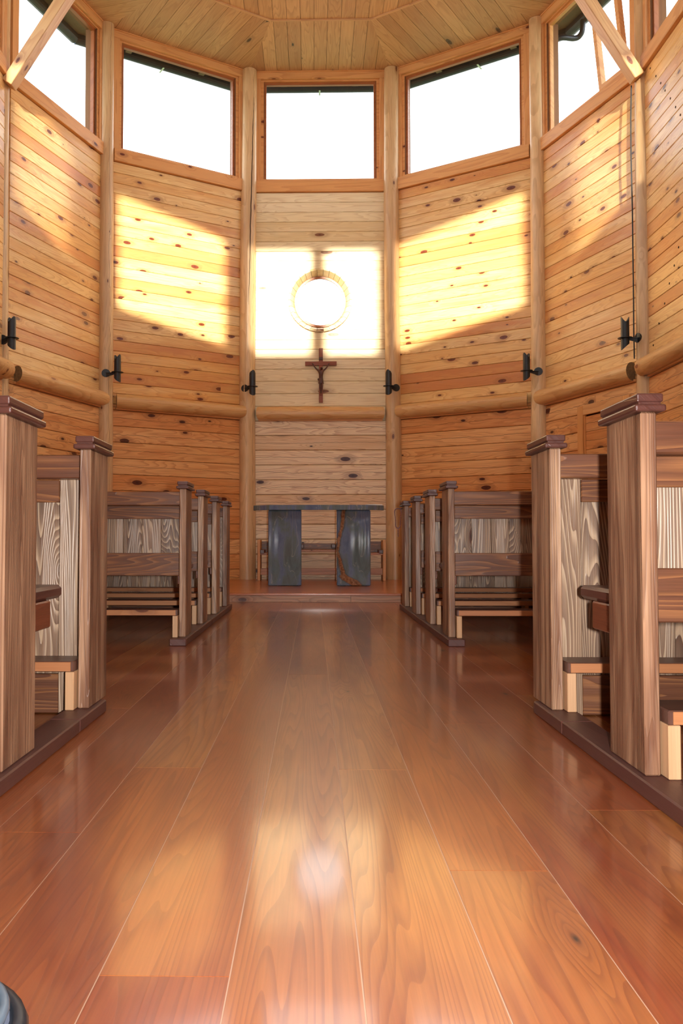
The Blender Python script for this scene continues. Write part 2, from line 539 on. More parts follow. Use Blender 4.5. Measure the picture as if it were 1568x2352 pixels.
def wall(side, holes, mats, door=None, ups=None, oculus=None, thick=.16):
    i, j = PAN[side]
    m, L = frame(P(i), P(j))
    b = MB()
    e = .09
    x0, x1 = -L / 2 - e, L / 2 + e
    y0, y1 = .03, .03 + thick
    # masonry of the shell around the holes (u0,u1,z0,z1) in one band, holes sorted by u
    if holes:
        z0, z1 = holes[0][2], holes[0][3]
        if oculus:
            oz, orad = oculus
            # square opening left round the oculus lining
            b.box(x0, x1, y0, y1, 0, oz - orad)
            b.box(x0, -orad, y0, y1, oz - orad, oz + orad)
            b.box(orad, x1, y0, y1, oz - orad, oz + orad)
            b.box(x0, x1, y0, y1, oz + orad, z0)
        else:
            b.box(x0, x1, y0, y1, 0, z0)
        b.box(x0, x1, y0, y1, z1, ZC + .12)
        u = x0
        for (a, c, _, _) in holes:
            b.box(u, a, y0, y1, z0, z1)
            u = c
        b.box(u, x1, y0, y1, z0, z1)
    else:
        b.box(x0, x1, y0, y1, 0, ZC + .12)
    wo = b.build('wall_' + side, M['shell'], None, None)
    wo.matrix_world = m
    tag(wo, kind='structure')
    # planks
    ups_ = ups or up_side
    seams = low + ups_
    Lp = L - .10
    for k in range(len(seams) - 1):
        a, c = seams[k], seams[k + 1]
        if a < 2.25 and c > 2.25: c = ups_[0]
        mid, h = (a + c) / 2, c - a
        mat = mats[0] if mid < 2.3 else mats[1]
        th = .026 if mid < 2.3 else .024
        y = .0 if mid < 2.3 else .004
        segs = [(-Lp / 2, Lp / 2)]
        if door and mid < door[2]:
            segs = [(-Lp / 2, door[0]), (door[1], Lp / 2)]
        for (s0, s1) in segs:
            if s1 - s0 < .03: continue
            if oculus and abs(mid - oculus[0]) < oculus[1] + h / 2:
                # planks cut to the circle of the oculus
                oz, orad = oculus
                r = orad - .012
                N = 8
                for sg in (-1, 1):
                    zs = [a + .0012 + (h - .0024) * q / N for q in range(N + 1)]
                    b2 = MB()
                    fr_, bk_ = [], []
                    pts = []
                    for zz in zs:
                        dz = abs(zz - oz)
                        xe = math.sqrt(max(0, r * r - dz * dz)) if dz < r else 0.0
                        pts.append((xe * sg, zz - mid))
                    pts.append((s1 if sg > 0 else s0, zs[-1] - mid))
                    pts.append((s1 if sg > 0 else s0, zs[0] - mid))
                    f = [b2.bm.verts.new((px, 0, pz)) for px, pz in pts]
                    g_ = [b2.bm.verts.new((px, th, pz)) for px, pz in pts]
                    b2.bm.faces.new(f); b2.bm.faces.new(list(reversed(g_)))
                    for q in range(len(pts)):
                        b2.bm.faces.new((f[q], f[(q + 1) % len(pts)], g_[(q + 1) % len(pts)], g_[q]))
                    b2.build('wall_plank', mat, wo, Matrix.Translation((0, y, mid)))
                continue
            me = plank_mesh(s1 - s0, h, th, mat, *((.007, .0024) if mid < 2.3 else (.005, .0014)))
            link(bpy.data.objects.new('wall_plank', me), wo, Matrix.Translation(((s0 + s1) / 2, y, mid)))
    return wo, m, L


def ring_frame(b, u, z0, z1, wd, y0, y1):
    """rectangular frame, outer half width u, members wd wide"""
    b.box(-u, -u + wd, y0, y1, z0, z1)
    b.box(u - wd, u, y0, y1, z0, z1)
    b.box(-u + wd, u - wd, y0, y1, z1 - wd, z1)
    b.box(-u + wd, u - wd, y0, y1, z0, z0 + wd)


wn = [0]


def window(m, L, w, off=0.0, sill=True, sash_open=False, head=True):
    """one clerestory window; m the wall frame, L clear panel length, w half width of glass"""
    wn[0] += 1
    T = m @ Matrix.Translation((off, 0, 0))
    hb = MB()
    hb.box(-L / 2 + .06, L / 2 - .06, -.008, .030, GT + .055, ZC - .002, .003)
    root = hb.build('window_%d' % wn[0], M['casing'])
    root.matrix_world = T
    tag(root, kind='structure')
    I = None
    for sg in (-1, 1):
        b = MB(); b.box(sg * (w + .075), sg * (L / 2 - .06), -.006, .030, SILLT, GT + .055, .003)
        b.build('casing', M['casingz'], root, I)
    b = MB(); ring_frame(b, w + .075, SILLT, GT + .075, .04, .028, .07)
    b.build('outer_frame', M['casing'], root)
    if sash_open:
        # fixed pane on one half, tilted-in hopper on the other, with a post between
        b = MB(); b.box(-w - .04, w + .04, .055, .10, GT + .0, GT + .05); b.box(-w - .04, w + .04, .055, .10, SILLT, SILLT + .045)
        b.box(-w - .04, -w, .055, .10, SILLT + .045, GT); b.box(w, w + .04, .055, .10, SILLT + .045, GT)
        b.build('sash', M['casing'], root)
        b = MB(); b.box(-w, .28, .085, .091, SILLT + .045, GT)
        b.build('glass_pane', M['glass'], root)
        # hopper
        hw, hh = .20, GT - SILLT - .08
        hm = Matrix.Translation((.28 + hw + .01, .04, SILLT + .03)) @ Matrix.Rotation(math.radians(6.6), 4, 'X')
        b = MB()
        ring_frame(b, hw + .02, 0, hh, .052, -.03, .03)
        hp = b.build('hopper_sash', M['casing'], root, hm)
        b = MB(); b.box(-hw + .03, hw - .03, .0, .006, .045, hh - .045)
        b.build('glass_pane', M['glass'], hp)
        for q in (-.13, .13):
            b = MB(); b.cyl((q - .025, -.028, .0), (q + .025, -.028, .0), .007, n=8)
            b.build('hinge', M['steel'], hp)
    else:
        b = MB(); ring_frame(b, w + .04, SILLT, GT + .04, .04, .055, .10)
        b.build('sash', M['sash'], root)
        b = MB(); b.box(-w, w, .085, .091, SILLT + .04, GT)
        b.build('glass_pane', M['glass'], root)
    if sill:
        b = MB(); b.box(-L / 2 + .085, L / 2 - .085, -.035, .05, SILLB + .004, SILLT, .004)
        b.build('sill_board', M['casing'], root)
    return root


hole = lambda w: [(-w - .03, w + .03, SILLT + .02, GT + .05)]
OCZ, OCR = 3.86, .44
w_, mm, L0 = wall('back', hole(.735), (M['pale_low'], M['pale_wall']), ups=up_mid, oculus=(OCZ, OCR))
WB = (mm, L0)
window(mm, L0, .735)
frames = {}
for side in ('back_left', 'back_right', 'apse_left', 'apse_right'):
    i, j = PAN[side]
    L = (P(j) - P(i)).length
    w = L / 2 - .23
    door = (-.055, .66, 2.01) if side == 'apse_right' else None
    _, mm, L = wall(side, hole(w), (M['pine_low'], M['pine_wall']), door=door)
    frames[side] = (mm, L)
    window(mm, L, w, sash_open=(side == 'apse_right'))
# nave walls: four windows each, only the first reaches the picture
for side in ('left', 'right'):
    i, j = PAN[side]
    L = (P(j) - P(i)).length
    bay = L / 3
    hs = []
    for k in range(3):
        c = -L / 2 + bay * (k + .5)
        hs.append((c - bay / 2 + .20, c + bay / 2 - .20, SILLT + .02, GT + .05))
    _, mm, L = wall(side, hs, (M['pine_low'], M['pine_wall']))
    frames[side] = (mm, L)
    for k in range(3):
        c = -L / 2 + bay * (k + .5)
        window(mm, bay, bay / 2 - .23, off=c)
# rear end behind the camera: its windows throw the sun patches on the apse
for side, hs in (('front', [(-.755, -.088, 5.47, 6.87), (.147, .945, 5.47, 6.87)]),
                 ('front_right', [(-.79, .956, 5.47, 6.87)]), ('front_left', [(-.678, .814, 5.47, 6.87)]),
                 ('rear_right', [(-.72, .72, 5.47, 6.87)]), ('rear_left', [(-.72, .72, 5.47, 6.87)])):
    _, mm, LF = wall(side, hs, (M['pine_low'], M['pine_wall']), thick=.06 if 'front_' in side else .16)
    for (a, c, z0, z1) in hs:
        wn[0] += 1
        b = MB(); b.box(a, c, .05, .056, z0, z1)
        o = b.build('window_%d' % wn[0], M['glass'])
        o.matrix_world = mm
        tag(o, kind='structure')

DOWELS = [(8.615, 5.289), (8.476, 5.135), (8.362, 5.005), (8.262, 4.88), (8.145, 4.743), (8.031, 4.603), (7.929, 4.479), (8.01, 3.286), (8.112, 3.149), (8.227, 3.016), (8.345, 2.858), (8.488, 2.702), (8.636, 2.523)]
# plugged fixing holes in the boards of the right nave wall
wr = bpy.data.objects['wall_right']
mi = wr.matrix_world.inverted()
for (yy, zz) in DOWELS:
    p = mi @ Vector((AX + 3.25, yy, zz))
    b = MB(); b.cyl((0, 0, 0), (0, .006, 0), .011, n=10)
    b.build('plug', M['gap'], wr, Matrix.Translation((p.x, .0015, p.z)))

# door in the right apse wall
mm, L = frames['apse_right']
b = MB()
b.box(-.03, .64, .012, .03, .003, 1.99)
dr = b.build('door_1', M['gap']); dr.matrix_world = mm
tag(dr, kind='structure')
z = .01
while z < 1.97:
    h = min(.2, 1.985 - z)
    link(bpy.data.objects.new('door_plank', plank_mesh(.665, h, .022, M['pine_low'])), dr, Matrix.Translation((.305, -.01, z + h / 2)))
    z += .2
for (a, c, z0, z1, mt) in ((-.145, -.04, .003, 2.11, 'door'), (.65, .755, .003, 2.11, 'door'), (-.04, .65, 2.0, 2.11, 'casing')):
    b = MB(); b.box(a, c, -.03, .002, z0, z1, .003); b.build('door_casing', M[mt], dr)
b = MB(); b.box(-.04, -.012, -.018, .002, .003, 2.0, .002); b.build('door_stop', M['door'], dr)

# ------------------------------------------------------------------ floor
b = MB()
poly = [(AX + (P(i).x - AX) * 1.03, P(i).y + (.12 if P(i).y > 5 else -.12)) for i in reversed(LOOP)]
b.prism(poly, -.15, -.0012)
fo = b.build('floor', M['filler'])
tag(fo, kind='structure')


def clip(poly, a, bb, c):
    """keep points with a*x+b*y<=c"""
    out = []
    n = len(poly)
    for i in range(n):
        p, q = poly[i], poly[(i + 1) % n]
        dp, dq = a * p[0] + bb * p[1] - c, a * q[0] + bb * q[1] - c
        if dp <= 0: out.append(p)
        if (dp < 0 < dq) or (dq < 0 < dp):
            s = dp / (dp - dq)
            out.append((p[0] + (q[0] - p[0]) * s, p[1] + (q[1] - p[1]) * s))
    return out


room = [tuple(P(i)) for i in reversed(LOOP)]
PW = .1775
jp = {0: [2.28, 6.4], 1: [1.59, 4.6], 2: [2.86, 7.2], 3: [1.95, 5.6], 4: [3.4, 7.9], -1: [3.9, 7.6], -2: [1.2, 5.3], -3: [2.29, 6.6], -4: [1.78, 5.0], -5: [3.1, 7.0]}
gapw = .0011
for k in range(-18, 19):
    x0, x1 = .046 + PW * k + gapw, .046 + PW * (k + 1) - gapw
    js = jp.get(k) or sorted(random.uniform(0, 8.4) for _ in range(2))
    ys = [-.5] + js + [8.62]
    for y0, y1 in zip(ys, ys[1:]):
        pl = [(x0, y0 + .0008), (x1, y0 + .0008), (x1, y1 - .0008), (x0, y1 - .0008)]
        for i in range(len(room)):
            p, q = Vector(room[i]), Vector(room[(i + 1) % len(room)])
            t = (q - p).normalized()
            n = Vector((t.y, -t.x))
            if pl: pl = clip(pl, n.x, n.y, n.dot(p))
        if len(pl) < 3: continue
        cx = sum(q[0] for q in pl) / len(pl); cy = sum(q[1] for q in pl) / len(pl)
        b = MB()
        b.prism([(q[0] - cx, q[1] - cy) for q in pl], -.012, 0)
        # soft arris
        b.build('floor_plank', M['floor'], fo, Matrix.Translation((cx, cy, 0)))

# ------------------------------------------------------------------ ceiling
k_ = .638
YC0 = 8.42
ZR = 7.004


def R(i):
    p = P(i)
    yc = YC0 if abs(i) < 4 else REAR + 3.36
    return Vector((AX + (p.x - AX) * k_, yc + (p.y - yc) * k_))


b = MB()
b.prism([(p[0] * 1.04, p[1] + (.15 if p[1] > 5 else -.15)) for p in room], ZC + .035, ZC + .15)
ce = b.build('ceiling', M['gap'])
tag(ce, kind='structure')
BWD = .167


def ceiling_strip(quad, t, n, org, zfun, name='ceiling_board'):
    """boards perpendicular to the wall: strips across t, running along n"""
    us = [(Vector(q) - org).dot(t) for q in quad]
    k0 = math.floor(min(us) / BWD + .5)
    k1 = math.ceil(max(us) / BWD + .5)
    for k in range(k0 - 1, k1 + 1):
        a, c = (k - .5) * BWD + .0022, (k + .5) * BWD - .0022
        pl = [tuple(q) for q in quad]
        o_ = org.dot(t)
        pl = clip(pl, -t.x, -t.y, -(a + o_))
        if pl: pl = clip(pl, t.x, t.y, c + o_)
        if len(pl) < 3: continue
        cen = Vector((sum(q[0] for q in pl) / len(pl), sum(q[1] for q in pl) / len(pl)))
        zc = zfun(cen)
        mt = Matrix(((n.x, -t.x, 0, cen.x), (n.y, -t.y, 0, cen.y), (0, 0, 1, zc), (0, 0, 0, 1)))
        if mt.determinant() < 0:
            mt = Matrix(((n.x, t.x, 0, cen.x), (n.y, t.y, 0, cen.y), (0, 0, 1, zc), (0, 0, 0, 1)))
        inv = mt.inverted()
        lo, hi = [], []
        b = MB()
        for q in pl:
            l = inv @ Vector((q[0], q[1], zc))
            dz = zfun(Vector(q)) - zc
            lo.append(b.bm.verts.new((l.x, l.y, dz)))
            hi.append(b.bm.verts.new((l.x, l.y, dz + .016)))
        b.bm.faces.new(lo); b.bm.faces.new(list(reversed(hi)))
        for q in range(len(lo)):
            b.bm.faces.new((lo[q], lo[(q + 1) % len(lo)], hi[(q + 1) % len(lo)], hi[q]))
        b.build(name, M['ceil'], ce, mt)


for side, (i, j) in PAN.items():
    p, q = P(i), P(j)
    rp, rq = R(i), R(j)
    t = (q - p).normalized()
    n = Vector((-t.y, t.x))
    mid = (p + q) / 2
    depth = abs((rp - p).dot(n)) or 1.15
    zf = lambda v, p=p, n=n, depth=depth: ZC + (ZR - ZC) * min(1, max(0, -(v - p).dot(n) / depth))
    ceiling_strip([p, q, rq, rp], t, n, mid, zf)
    # ring moulding and cornice strip
    for (a, c, zz, wd, nm) in ((rp, rq, ZR, .028, 'ring_moulding'), (p - n * .012, q - n * .012, ZC, .022, 'cornice')):
        d = (c - a); Lm = d.length
        mt, _ = frame(a, c)
        b = MB(); b.box(-Lm / 2, Lm / 2, -wd / 2, wd / 2, zz - .012, zz + .01, .003)
        b.build(nm, M['ceil'] if nm == 'ring_moulding' else M['casing'], ce, mt)
ceiling_strip([R(i) for i in reversed(LOOP)], Vector((1, 0)), Vector((0, 1)), Vector((AX, 0)), lambda v: ZR + .004)

# ------------------------------------------------------------------ outside: ground, eaves, gutters
b = MB(); b.box(-60, 60, -60, 80, -.6, -.5)
gr = b.build('ground', M['grass']); tag(gr, kind='structure')


def outp(i, d):
    """corner offset outward by d"""
    k = LOOP.index(i)
    a = P(LOOP[k - 1]); p = P(i); c = P(LOOP[(k + 1) % 12])
    t1 = (p - a).normalized(); t2 = (c - p).normalized()
    n1 = Vector((-t1.y, t1.x)); n2 = Vector((-t2.y, t2.x))
    bis = (n1 + n2).normalized()
    return p + bis * (d / max(.3, bis.dot(n1)))


b = MB()
b.prism([(p[0] * 1.0, p[1]) for p in [outp(i, .64) for i in reversed(LOOP)]], ZC + .20, ZC + .26)
roof = b.build('trim_1', M['gutter']); tag(roof, kind='structure')
for a, c in zip(LOOP, LOOP[1:] + LOOP[:1]):
    p0, p1, q0, q1 = outp(a, .18), outp(c, .18), outp(a, .60), outp(c, .60)
    mt, Ls = frame(p0, p1)
    inv = mt.inverted()
    b = MB()
    pts = [inv @ Vector((v.x, v.y, 0)) for v in (p0, p1, q1, q0)]
    b.prism([(v.x, v.y) for v in pts], ZC + .14, ZC + .165)
    b.build('soffit', M['soffit'], roof, mt)
    n_r = max(1, int(Ls / .9))
    for r_ in range(n_r):
        u = -Ls / 2 + Ls * (r_ + .5) / n_r
        b = MB(); b.box(u - .04, u + .04, 0.0, .36, ZC + .07, ZC + .14)
        b.build('rafter_end', M['soffit'], roof, mt)
    f0, f1 = outp(a, .565), outp(c, .565)
    fm, Lf = frame(f0, f1)
    b = MB(); b.box(-Lf / 2, Lf / 2, 0, .022, ZC + .075, ZC + .20)
    b.build('fascia_board', M['gutter'], roof, fm)
    # half-round gutter
    g0, g1 = outp(a, .60), outp(c, .60)
    gm, Lg = frame(g0, g1)
    b = MB()
    ri, rr = .064, .072
    N = 8
    prof = [(-math.cos(math.pi * q / N) * rr, -math.sin(math.pi * q / N) * rr) for q in range(N + 1)]
    prof += [(math.cos(math.pi * q / N) * ri, -math.sin(math.pi * q / N) * ri) for q in range(N + 1)]
    A = [b.bm.verts.new((-Lg / 2, y, z)) for y, z in prof]
    B = [b.bm.verts.new((Lg / 2, y, z)) for y, z in prof]
    for q in range(len(prof)):
        b.bm.faces.new((A[q], A[(q + 1) % len(prof)], B[(q + 1) % len(prof)], B[q]))
    gu = b.build('gutter', M['gutter'], roof, gm @ Matrix.Translation((0, .03, ZC + .105)))
    for u in (0.0,):
        b = MB(); b.box(-.012 + u, .012 + u, -.074, .074, -.079, -.070); b.build('gutter_bracket', M['steel'], gu)

# down-pipe swan neck outside the right apse window
c = outp(2, .60); c1 = outp(2, .24)
pts = [c + Vector((.10, -.30))] * 2
g0 = Vector((c.x + .10, c.y - .32, ZC + .06)); 
pts = [g0, g0 + Vector((0, 0, -.10)), g0 + Vector((-.01, .02, -.16)), g0 + Vector((-.06, .07, -.20)), Vector((c1.x + .12, c1.y - .10, ZC - .155)), Vector((c1.x + .06, c1.y - .02, ZC - .17)), Vector((c1.x + .04, c1.y + .02, ZC - .24)), Vector((c1.x + .04, c1.y + .02, -.45))]
for _ in range(3):                        # round the bends
    pts = [pts[0]] + [v for p_, q_ in zip(pts, pts[1:]) for v in (p_.lerp(q_, .25), p_.lerp(q_, .75))] + [pts[-1]]
b = MB(); b.tube(pts, .034, 12)
o = b.build('downpipe', M['gutter'])
tag(o, 'dark metal rainwater downpipe with a swan neck outside the right apse window', 'pipe')

# ------------------------------------------------------------------ log posts
random.seed(11)


def log_post(x, y, label, r=.10, tilt=0.0):
    N, K = 20, 26
    b = MB()
    ph = [random.uniform(0, 6.28) for _ in range(6)]
    rings = []
    for k in range(K + 1):
        zz = STAGE * 0 + (ZC - .004) * k / K
        f = k / K
        rr = r * (1.06 - .12 * f)
        dx = .010 * math.sin(f * 5 + ph[0]) + tilt * f
        dy = .006 * math.sin(f * 4 + ph[1])
        ring = []
        for q in range(N):
            th = 2 * math.pi * q / N
            rad = rr * (1 + .025 * math.sin(2 * th + ph[2] + f * 3) + .02 * math.sin(3 * th + ph[3] - f * 9) + .012 * math.sin(f * 31 + ph[4] + th))
            ring.append(b.bm.verts.new((dx + math.cos(th) * rad, dy + math.sin(th) * rad, zz)))
        rings.append(ring)
    for a, c in zip(rings, rings[1:]):
        for q in range(N):
            f = b.bm.faces.new((a[q], a[(q + 1) % N], c[(q + 1) % N], c[q])); f.smooth = True
    b.bm.faces.new(list(reversed(rings[0]))); b.bm.faces.new(rings[-1])
    o = b.build('log_post', M['log'])
    o.location = (x, y, 0)
    return tag(o, label, 'post', 'peeled log posts between the apse walls')


posts = {}
PX = {1: (.975, 11.74, .105), 2: (2.65, 10.64, .093), 3: (3.26, 8.84, .085)}
names = {-1: 'peeled log post with a long crack just left of the altar', 1: 'peeled log post just right of the altar behind the bead string',
         -2: 'peeled log post second to the left of the altar', 2: 'peeled log post second to the right of the altar, beside the door wall',
         -3: 'peeled log post at the left edge of the photo', 3: 'peeled log post on the right with a black cable down its side'}
for i in (-1, 1, -2, 2, -3, 3):
    a = PX[abs(i)]
    posts[i] = log_post(AX + (a[0] if i > 0 else -a[0]) - (.045 if i == -3 else 0), a[1], names[i], a[2])

# long drying crack in the post just left of the altar
b = MB()
K = 40
ra = PX[1][2]
L_, R_ = [], []
rc = random.Random(3)
for k in range(K + 1):
    f = k / K
    z = 6.62 - 2.85 * f
    th = math.radians(-38 - 44 * f ** .8 + rc.uniform(-1.5, 1.5))
    ff = z / ZC
    rr = ra * (1.06 - .12 * ff) * 1.03
    wd = .0045 * math.sin(math.pi * min(1, f * 1.02 + .0)) ** .5 + .0006
    dx = .010 * math.sin(ff * 5)
    for lst, sg in ((L_, -1), (R_, 1)):
        t2 = th + sg * wd / rr
        lst.append((b.bm.verts.new((math.cos(t2) * rr + dx * 0, math.sin(t2) * rr, z)), b.bm.verts.new((math.cos(t2) * (rr - .02), math.sin(t2) * (rr - .02), z))))
for k in range(K):
    b.bm.faces.new((L_[k][0], R_[k][0], R_[k + 1][0], L_[k + 1][0]))
    b.bm.faces.new((L_[k][1], L_[k][0], L_[k + 1][0], L_[k + 1][1]))
    b.bm.faces.new((R_[k][0], R_[k][1], R_[k + 1][1], R_[k + 1][0]))
    b.bm.faces.new((L_[k][1], L_[k + 1][1], R_[k + 1][1], R_[k][1]))
b.build('drying_crack', M['gap'], posts[-1])

# ------------------------------------------------------------------ log rails
rl = {'back': 'short round log rail across the wall under the crucifix', 'back_left': 'round log rail on the wall left of the altar wall',
      'back_right': 'round log rail on the wall right of the altar wall', 'apse_left': 'round log rail on the far left apse wall',
      'apse_right': 'round log rail above the door on the right', 'right': 'round log rail running off the right edge of the photo',
      'left': 'round log rail end just showing at the left edge of the photo'}


def log_rail(side, u0, u1, z, r, cut):
    mm, L = (WB if side == 'back' else frames[side])
    N = 16
    b = MB()
    K = 10
    rings = []
    ph = random.uniform(0, 6)
    for k in range(K + 1):
        f = k / K
        u = u0 + (u1 - u0) * f
        rr = r * (1 + .05 * math.sin(f * 6 + ph) + .02 * math.sin(f * 19 + ph))
        ring = []
        for q in range(N):
            th = 2 * math.pi * q / N
            sl = 0
            y = -.048 + math.cos(th) * rr
            # mitred ends: longer at the wall side
            if k == 0: sl = cut[0] * (y + .15)
            if k == K: sl = -cut[1] * (y + .15)
            ring.append(b.bm.verts.new((u - sl, y, z + math.sin(th) * rr * 1.0)))
        rings.append(ring)
    for a, c in zip(rings, rings[1:]):
        for q in range(N):
            f_ = b.bm.faces.new((a[q], a[(q + 1) % N], c[(q + 1) % N], c[q])); f_.smooth = True
    e1 = b.bm.faces.new(list(reversed(rings[0]))); e2 = b.bm.faces.new(rings[-1])
    e1.material_index = 1; e2.material_index = 1
    me = b.mesh('log_rail', M['logx']); me.materials.append(M['loggrain'])
    root = empty('log_rail', m=mm, label=rl[side], cat='rail')
    tag(root, group='round log rails along the walls')
    link(bpy.data.objects.new('log', me), root)
    b = MB(); b.box(u0 + .03, u1 - .03, -.03, .0, z - r - .014, z - r + .012, .003)
    b.build('rail_batten', M['casing'], root)


log_rail('back', -L0 / 2 + .10, L0 / 2 - .10, 2.318, .088, (-.35, -.35))
for s in ('back_left', 'back_right', 'apse_left', 'apse_right'):
    L = frames[s][1]
    log_rail(s, -L / 2 + .10, L / 2 - .10, 2.33, .090, (-.3, -.3))
L = frames['right'][1]
log_rail('right', -L / 2 + .11, -L / 2 + 1.9, 2.33, .090, (0, 0))
log_rail('left', L / 2 - 1.9, L / 2 - .11, 2.33, .090, (0, 0))

# ------------------------------------------------------------------ knee braces
for s, lab in ((1, 'square timber knee brace rising from the right log post to the ceiling'), (-1, 'square timber knee brace rising from the left log post to the ceiling')):
    x0 = AX + s * (3.17 if s > 0 else 3.20); z0 = 5.30
    x1 = AX + s * 2.10; z1 = ZC + .0
    d = Vector((x1 - x0, 0, z1 - z0)); Lb = d.length; d.normalize()
    yv = Vector((0, 1, 0)); zv = d.cross(yv)
    mt = Matrix(((d.x, yv.x, zv.x, x0), (d.y, yv.y, zv.y, 8.78), (d.z, yv.z, zv.z, z0), (0, 0, 0, 1)))
    b = MB(); b.box(-.03, Lb - .035, -.075, .075, -.055, .055, .006)
    o = b.build('knee_brace', M['brace']); o.matrix_world = mt
    tag(o, lab, 'brace')

# ------------------------------------------------------------------ oculus in the altar wall
mt = WB[0] @ Matrix.Translation((0, 0, OCZ))
wn[0] += 1


def annulus(b, r0, r1, y0, y1, n=56, r0b=None, r1b=None):
    r0b = r0 if r0b is None else r0b; r1b = r1 if r1b is None else r1b
    rs = [[], [], [], []]
    for k in range(n):
        th = 2 * math.pi * k / n
        c, s = math.cos(th), math.sin(th)
        rs[0].append(b.bm.verts.new((c * r0, y0, s * r0))); rs[1].append(b.bm.verts.new((c * r1, y0, s * r1)))
        rs[2].append(b.bm.verts.new((c * r1b, y1, s * r1b))); rs[3].append(b.bm.verts.new((c * r0b, y1, s * r0b)))
    for k in range(n):
        j = (k + 1) % n
        for a in range(4):
            f = b.bm.faces.new((rs[a][k], rs[a][j], rs[(a + 1) % 4][j], rs[(a + 1) % 4][k])); f.smooth = a in (1, 3)


b = MB(); annulus(b, .340, .372, .10, .15)
oc = b.build('window_%d' % wn[0], M['casing']); oc.matrix_world = mt; tag(oc, kind='structure')
# staves lining the round opening
NS = 30
for k in range(NS):
    a0 = 2 * math.pi * k / NS + .006; a1 = 2 * math.pi * (k + 1) / NS - .006
    b = MB()
    pt = lambda a, r, y: (math.cos(a) * r, y, math.sin(a) * r)
    b.hexa([pt(a0, .345, .11), pt(a1, .345, .11), pt(a1, .405, -.045), pt(a0, .405, -.045),
            pt(a0, .372, .12), pt(a1, .372, .12), pt(a1, .436, -.035), pt(a0, .436, -.035)])
    b.build('lining_stave', M['pale_wall'], oc)
b = MB(); annulus(b, .320, .350, .075, .105); b.build('glazing_ring', M['sash'], oc)
b = MB(); annulus(b, .0005, .335, .088, .094); b.build('glass_pane', M['glass'], oc)
# square outer closing frame round the circle
b = MB()
n = 56
sq = OCR + .002
for k in range(n):
    th0, th1 = 2 * math.pi * k / n, 2 * math.pi * (k + 1) / n
    def sqp(t):
        c, s = math.cos(t), math.sin(t); q = max(abs(c), abs(s)); return (c / q * sq, s / q * sq)
    p0, p1 = sqp(th0), sqp(th1)
    v = [b.bm.verts.new(x) for x in ((math.cos(th0) * .36, .15, math.sin(th0) * .36), (math.cos(th1) * .36, .15, math.sin(th1) * .36), (p1[0], .15, p1[1]), (p0[0], .15, p0[1]))]
    b.bm.faces.new(v)
b.build('outer_board', M['shell'], oc)

# ------------------------------------------------------------------ altar platform
poly = [(-3.05 + AX, 8.56), (3.05 + AX, 8.56)]
st = empty('altar_platform', (0, 8.56, 0), label='low polished wooden platform filling the apse under the altar', cat='platform')
ys = 8.56


def xlim(y):
    # half width of the room at depth y, minus a little
    if y <= 8.86: return 3.25 - .02
    if y <= 10.70: return 3.25 + (2.66 - 3.25) * (y - 8.86) / 1.84 - .02
    return 2.66 + (.965 - 2.66) * (y - 10.70) / 1.08 - .03


y = 8.56
first = True
while y < 11.74:
    y2 = min(y + .145, 11.75)
    xa, xb = xlim(y), xlim(y2)
    b = MB()
    g_ = .0012
    b.prism([(AX - xa, -0.0 + g_), (AX + xa, g_), (AX + xb, y2 - y - g_), (AX - xb, y2 - y - g_)], STAGE - .022, STAGE)
    b.build('platform_board', M['stagex'], st, Matrix.Translation((0, y - 8.56, 0)))
    y = y2
b = MB(); b.box(AX - 3.18, AX + 3.18, -.022, -.0005, STAGE - .022, STAGE, .004); b.build('nosing', M['stagex'], st)
for xa, xb in ((-3.1, -1.0), (-1.0, .27), (.27, 3.1)):
    b = MB(); b.box(AX + xa + .001, AX + xb - .001, .002, .02, .001, STAGE - .0225); b.build('riser', M['riser'], st)

# ------------------------------------------------------------------ altar
al = empty('stone_altar', (.04, 10.1, STAGE), label='blue-grey stone altar table on two thick stone slabs', cat='altar')
b = MB()
sl = [(-.74, -.16), (-.55, -.35), (.55, -.35), (.74, -.16), (.74, .26), (.60, .36), (-.60, .36), (-.74, .26)]
b.prism(sl, .855, .912)
bmesh.ops.bevel(b.bm, geom=list(b.bm.edges), offset=.006, segments=2, affect='EDGES', profile=.5)
tp = b.build('altar_top', M['stone'], al)
for nm, xa, xb, mt_ in (('l', -.572, -.195, 'stone'), ('r', .205, .588, 'stonev')):
    b = MB(); b.box((xa - xb) / 2, (xb - xa) / 2, -.17, .17, 0.004, .855, .012, 2)
    o = b.build('altar_support', M[mt_], al, Matrix.Translation(((xa + xb) / 2, 0, 0)))
    if mt_ == 'stonev': o['label'] = 'stone support with a broad rusty brown vein'
    for q in (-.12, .12):
        b = MB(); b.box(q - .03, q + .03, -.15, .15, 0, .006)
        b.build('foot_pad', M['rubber'], o)
b = MB(); b.box(-.09, .09, -.10, .10, 0, .006, .001); b.box(-.088, .088, -.098, .102, .0065, .010, .001)
o = b.build('booklet', M['paper']); o.location = (.66, 9.98, STAGE + .9125); o.rotation_euler = (0, 0, .12)
tag(o, 'thin white booklet lying on the right end of the altar', 'booklet')

# ------------------------------------------------------------------ seats behind the altar


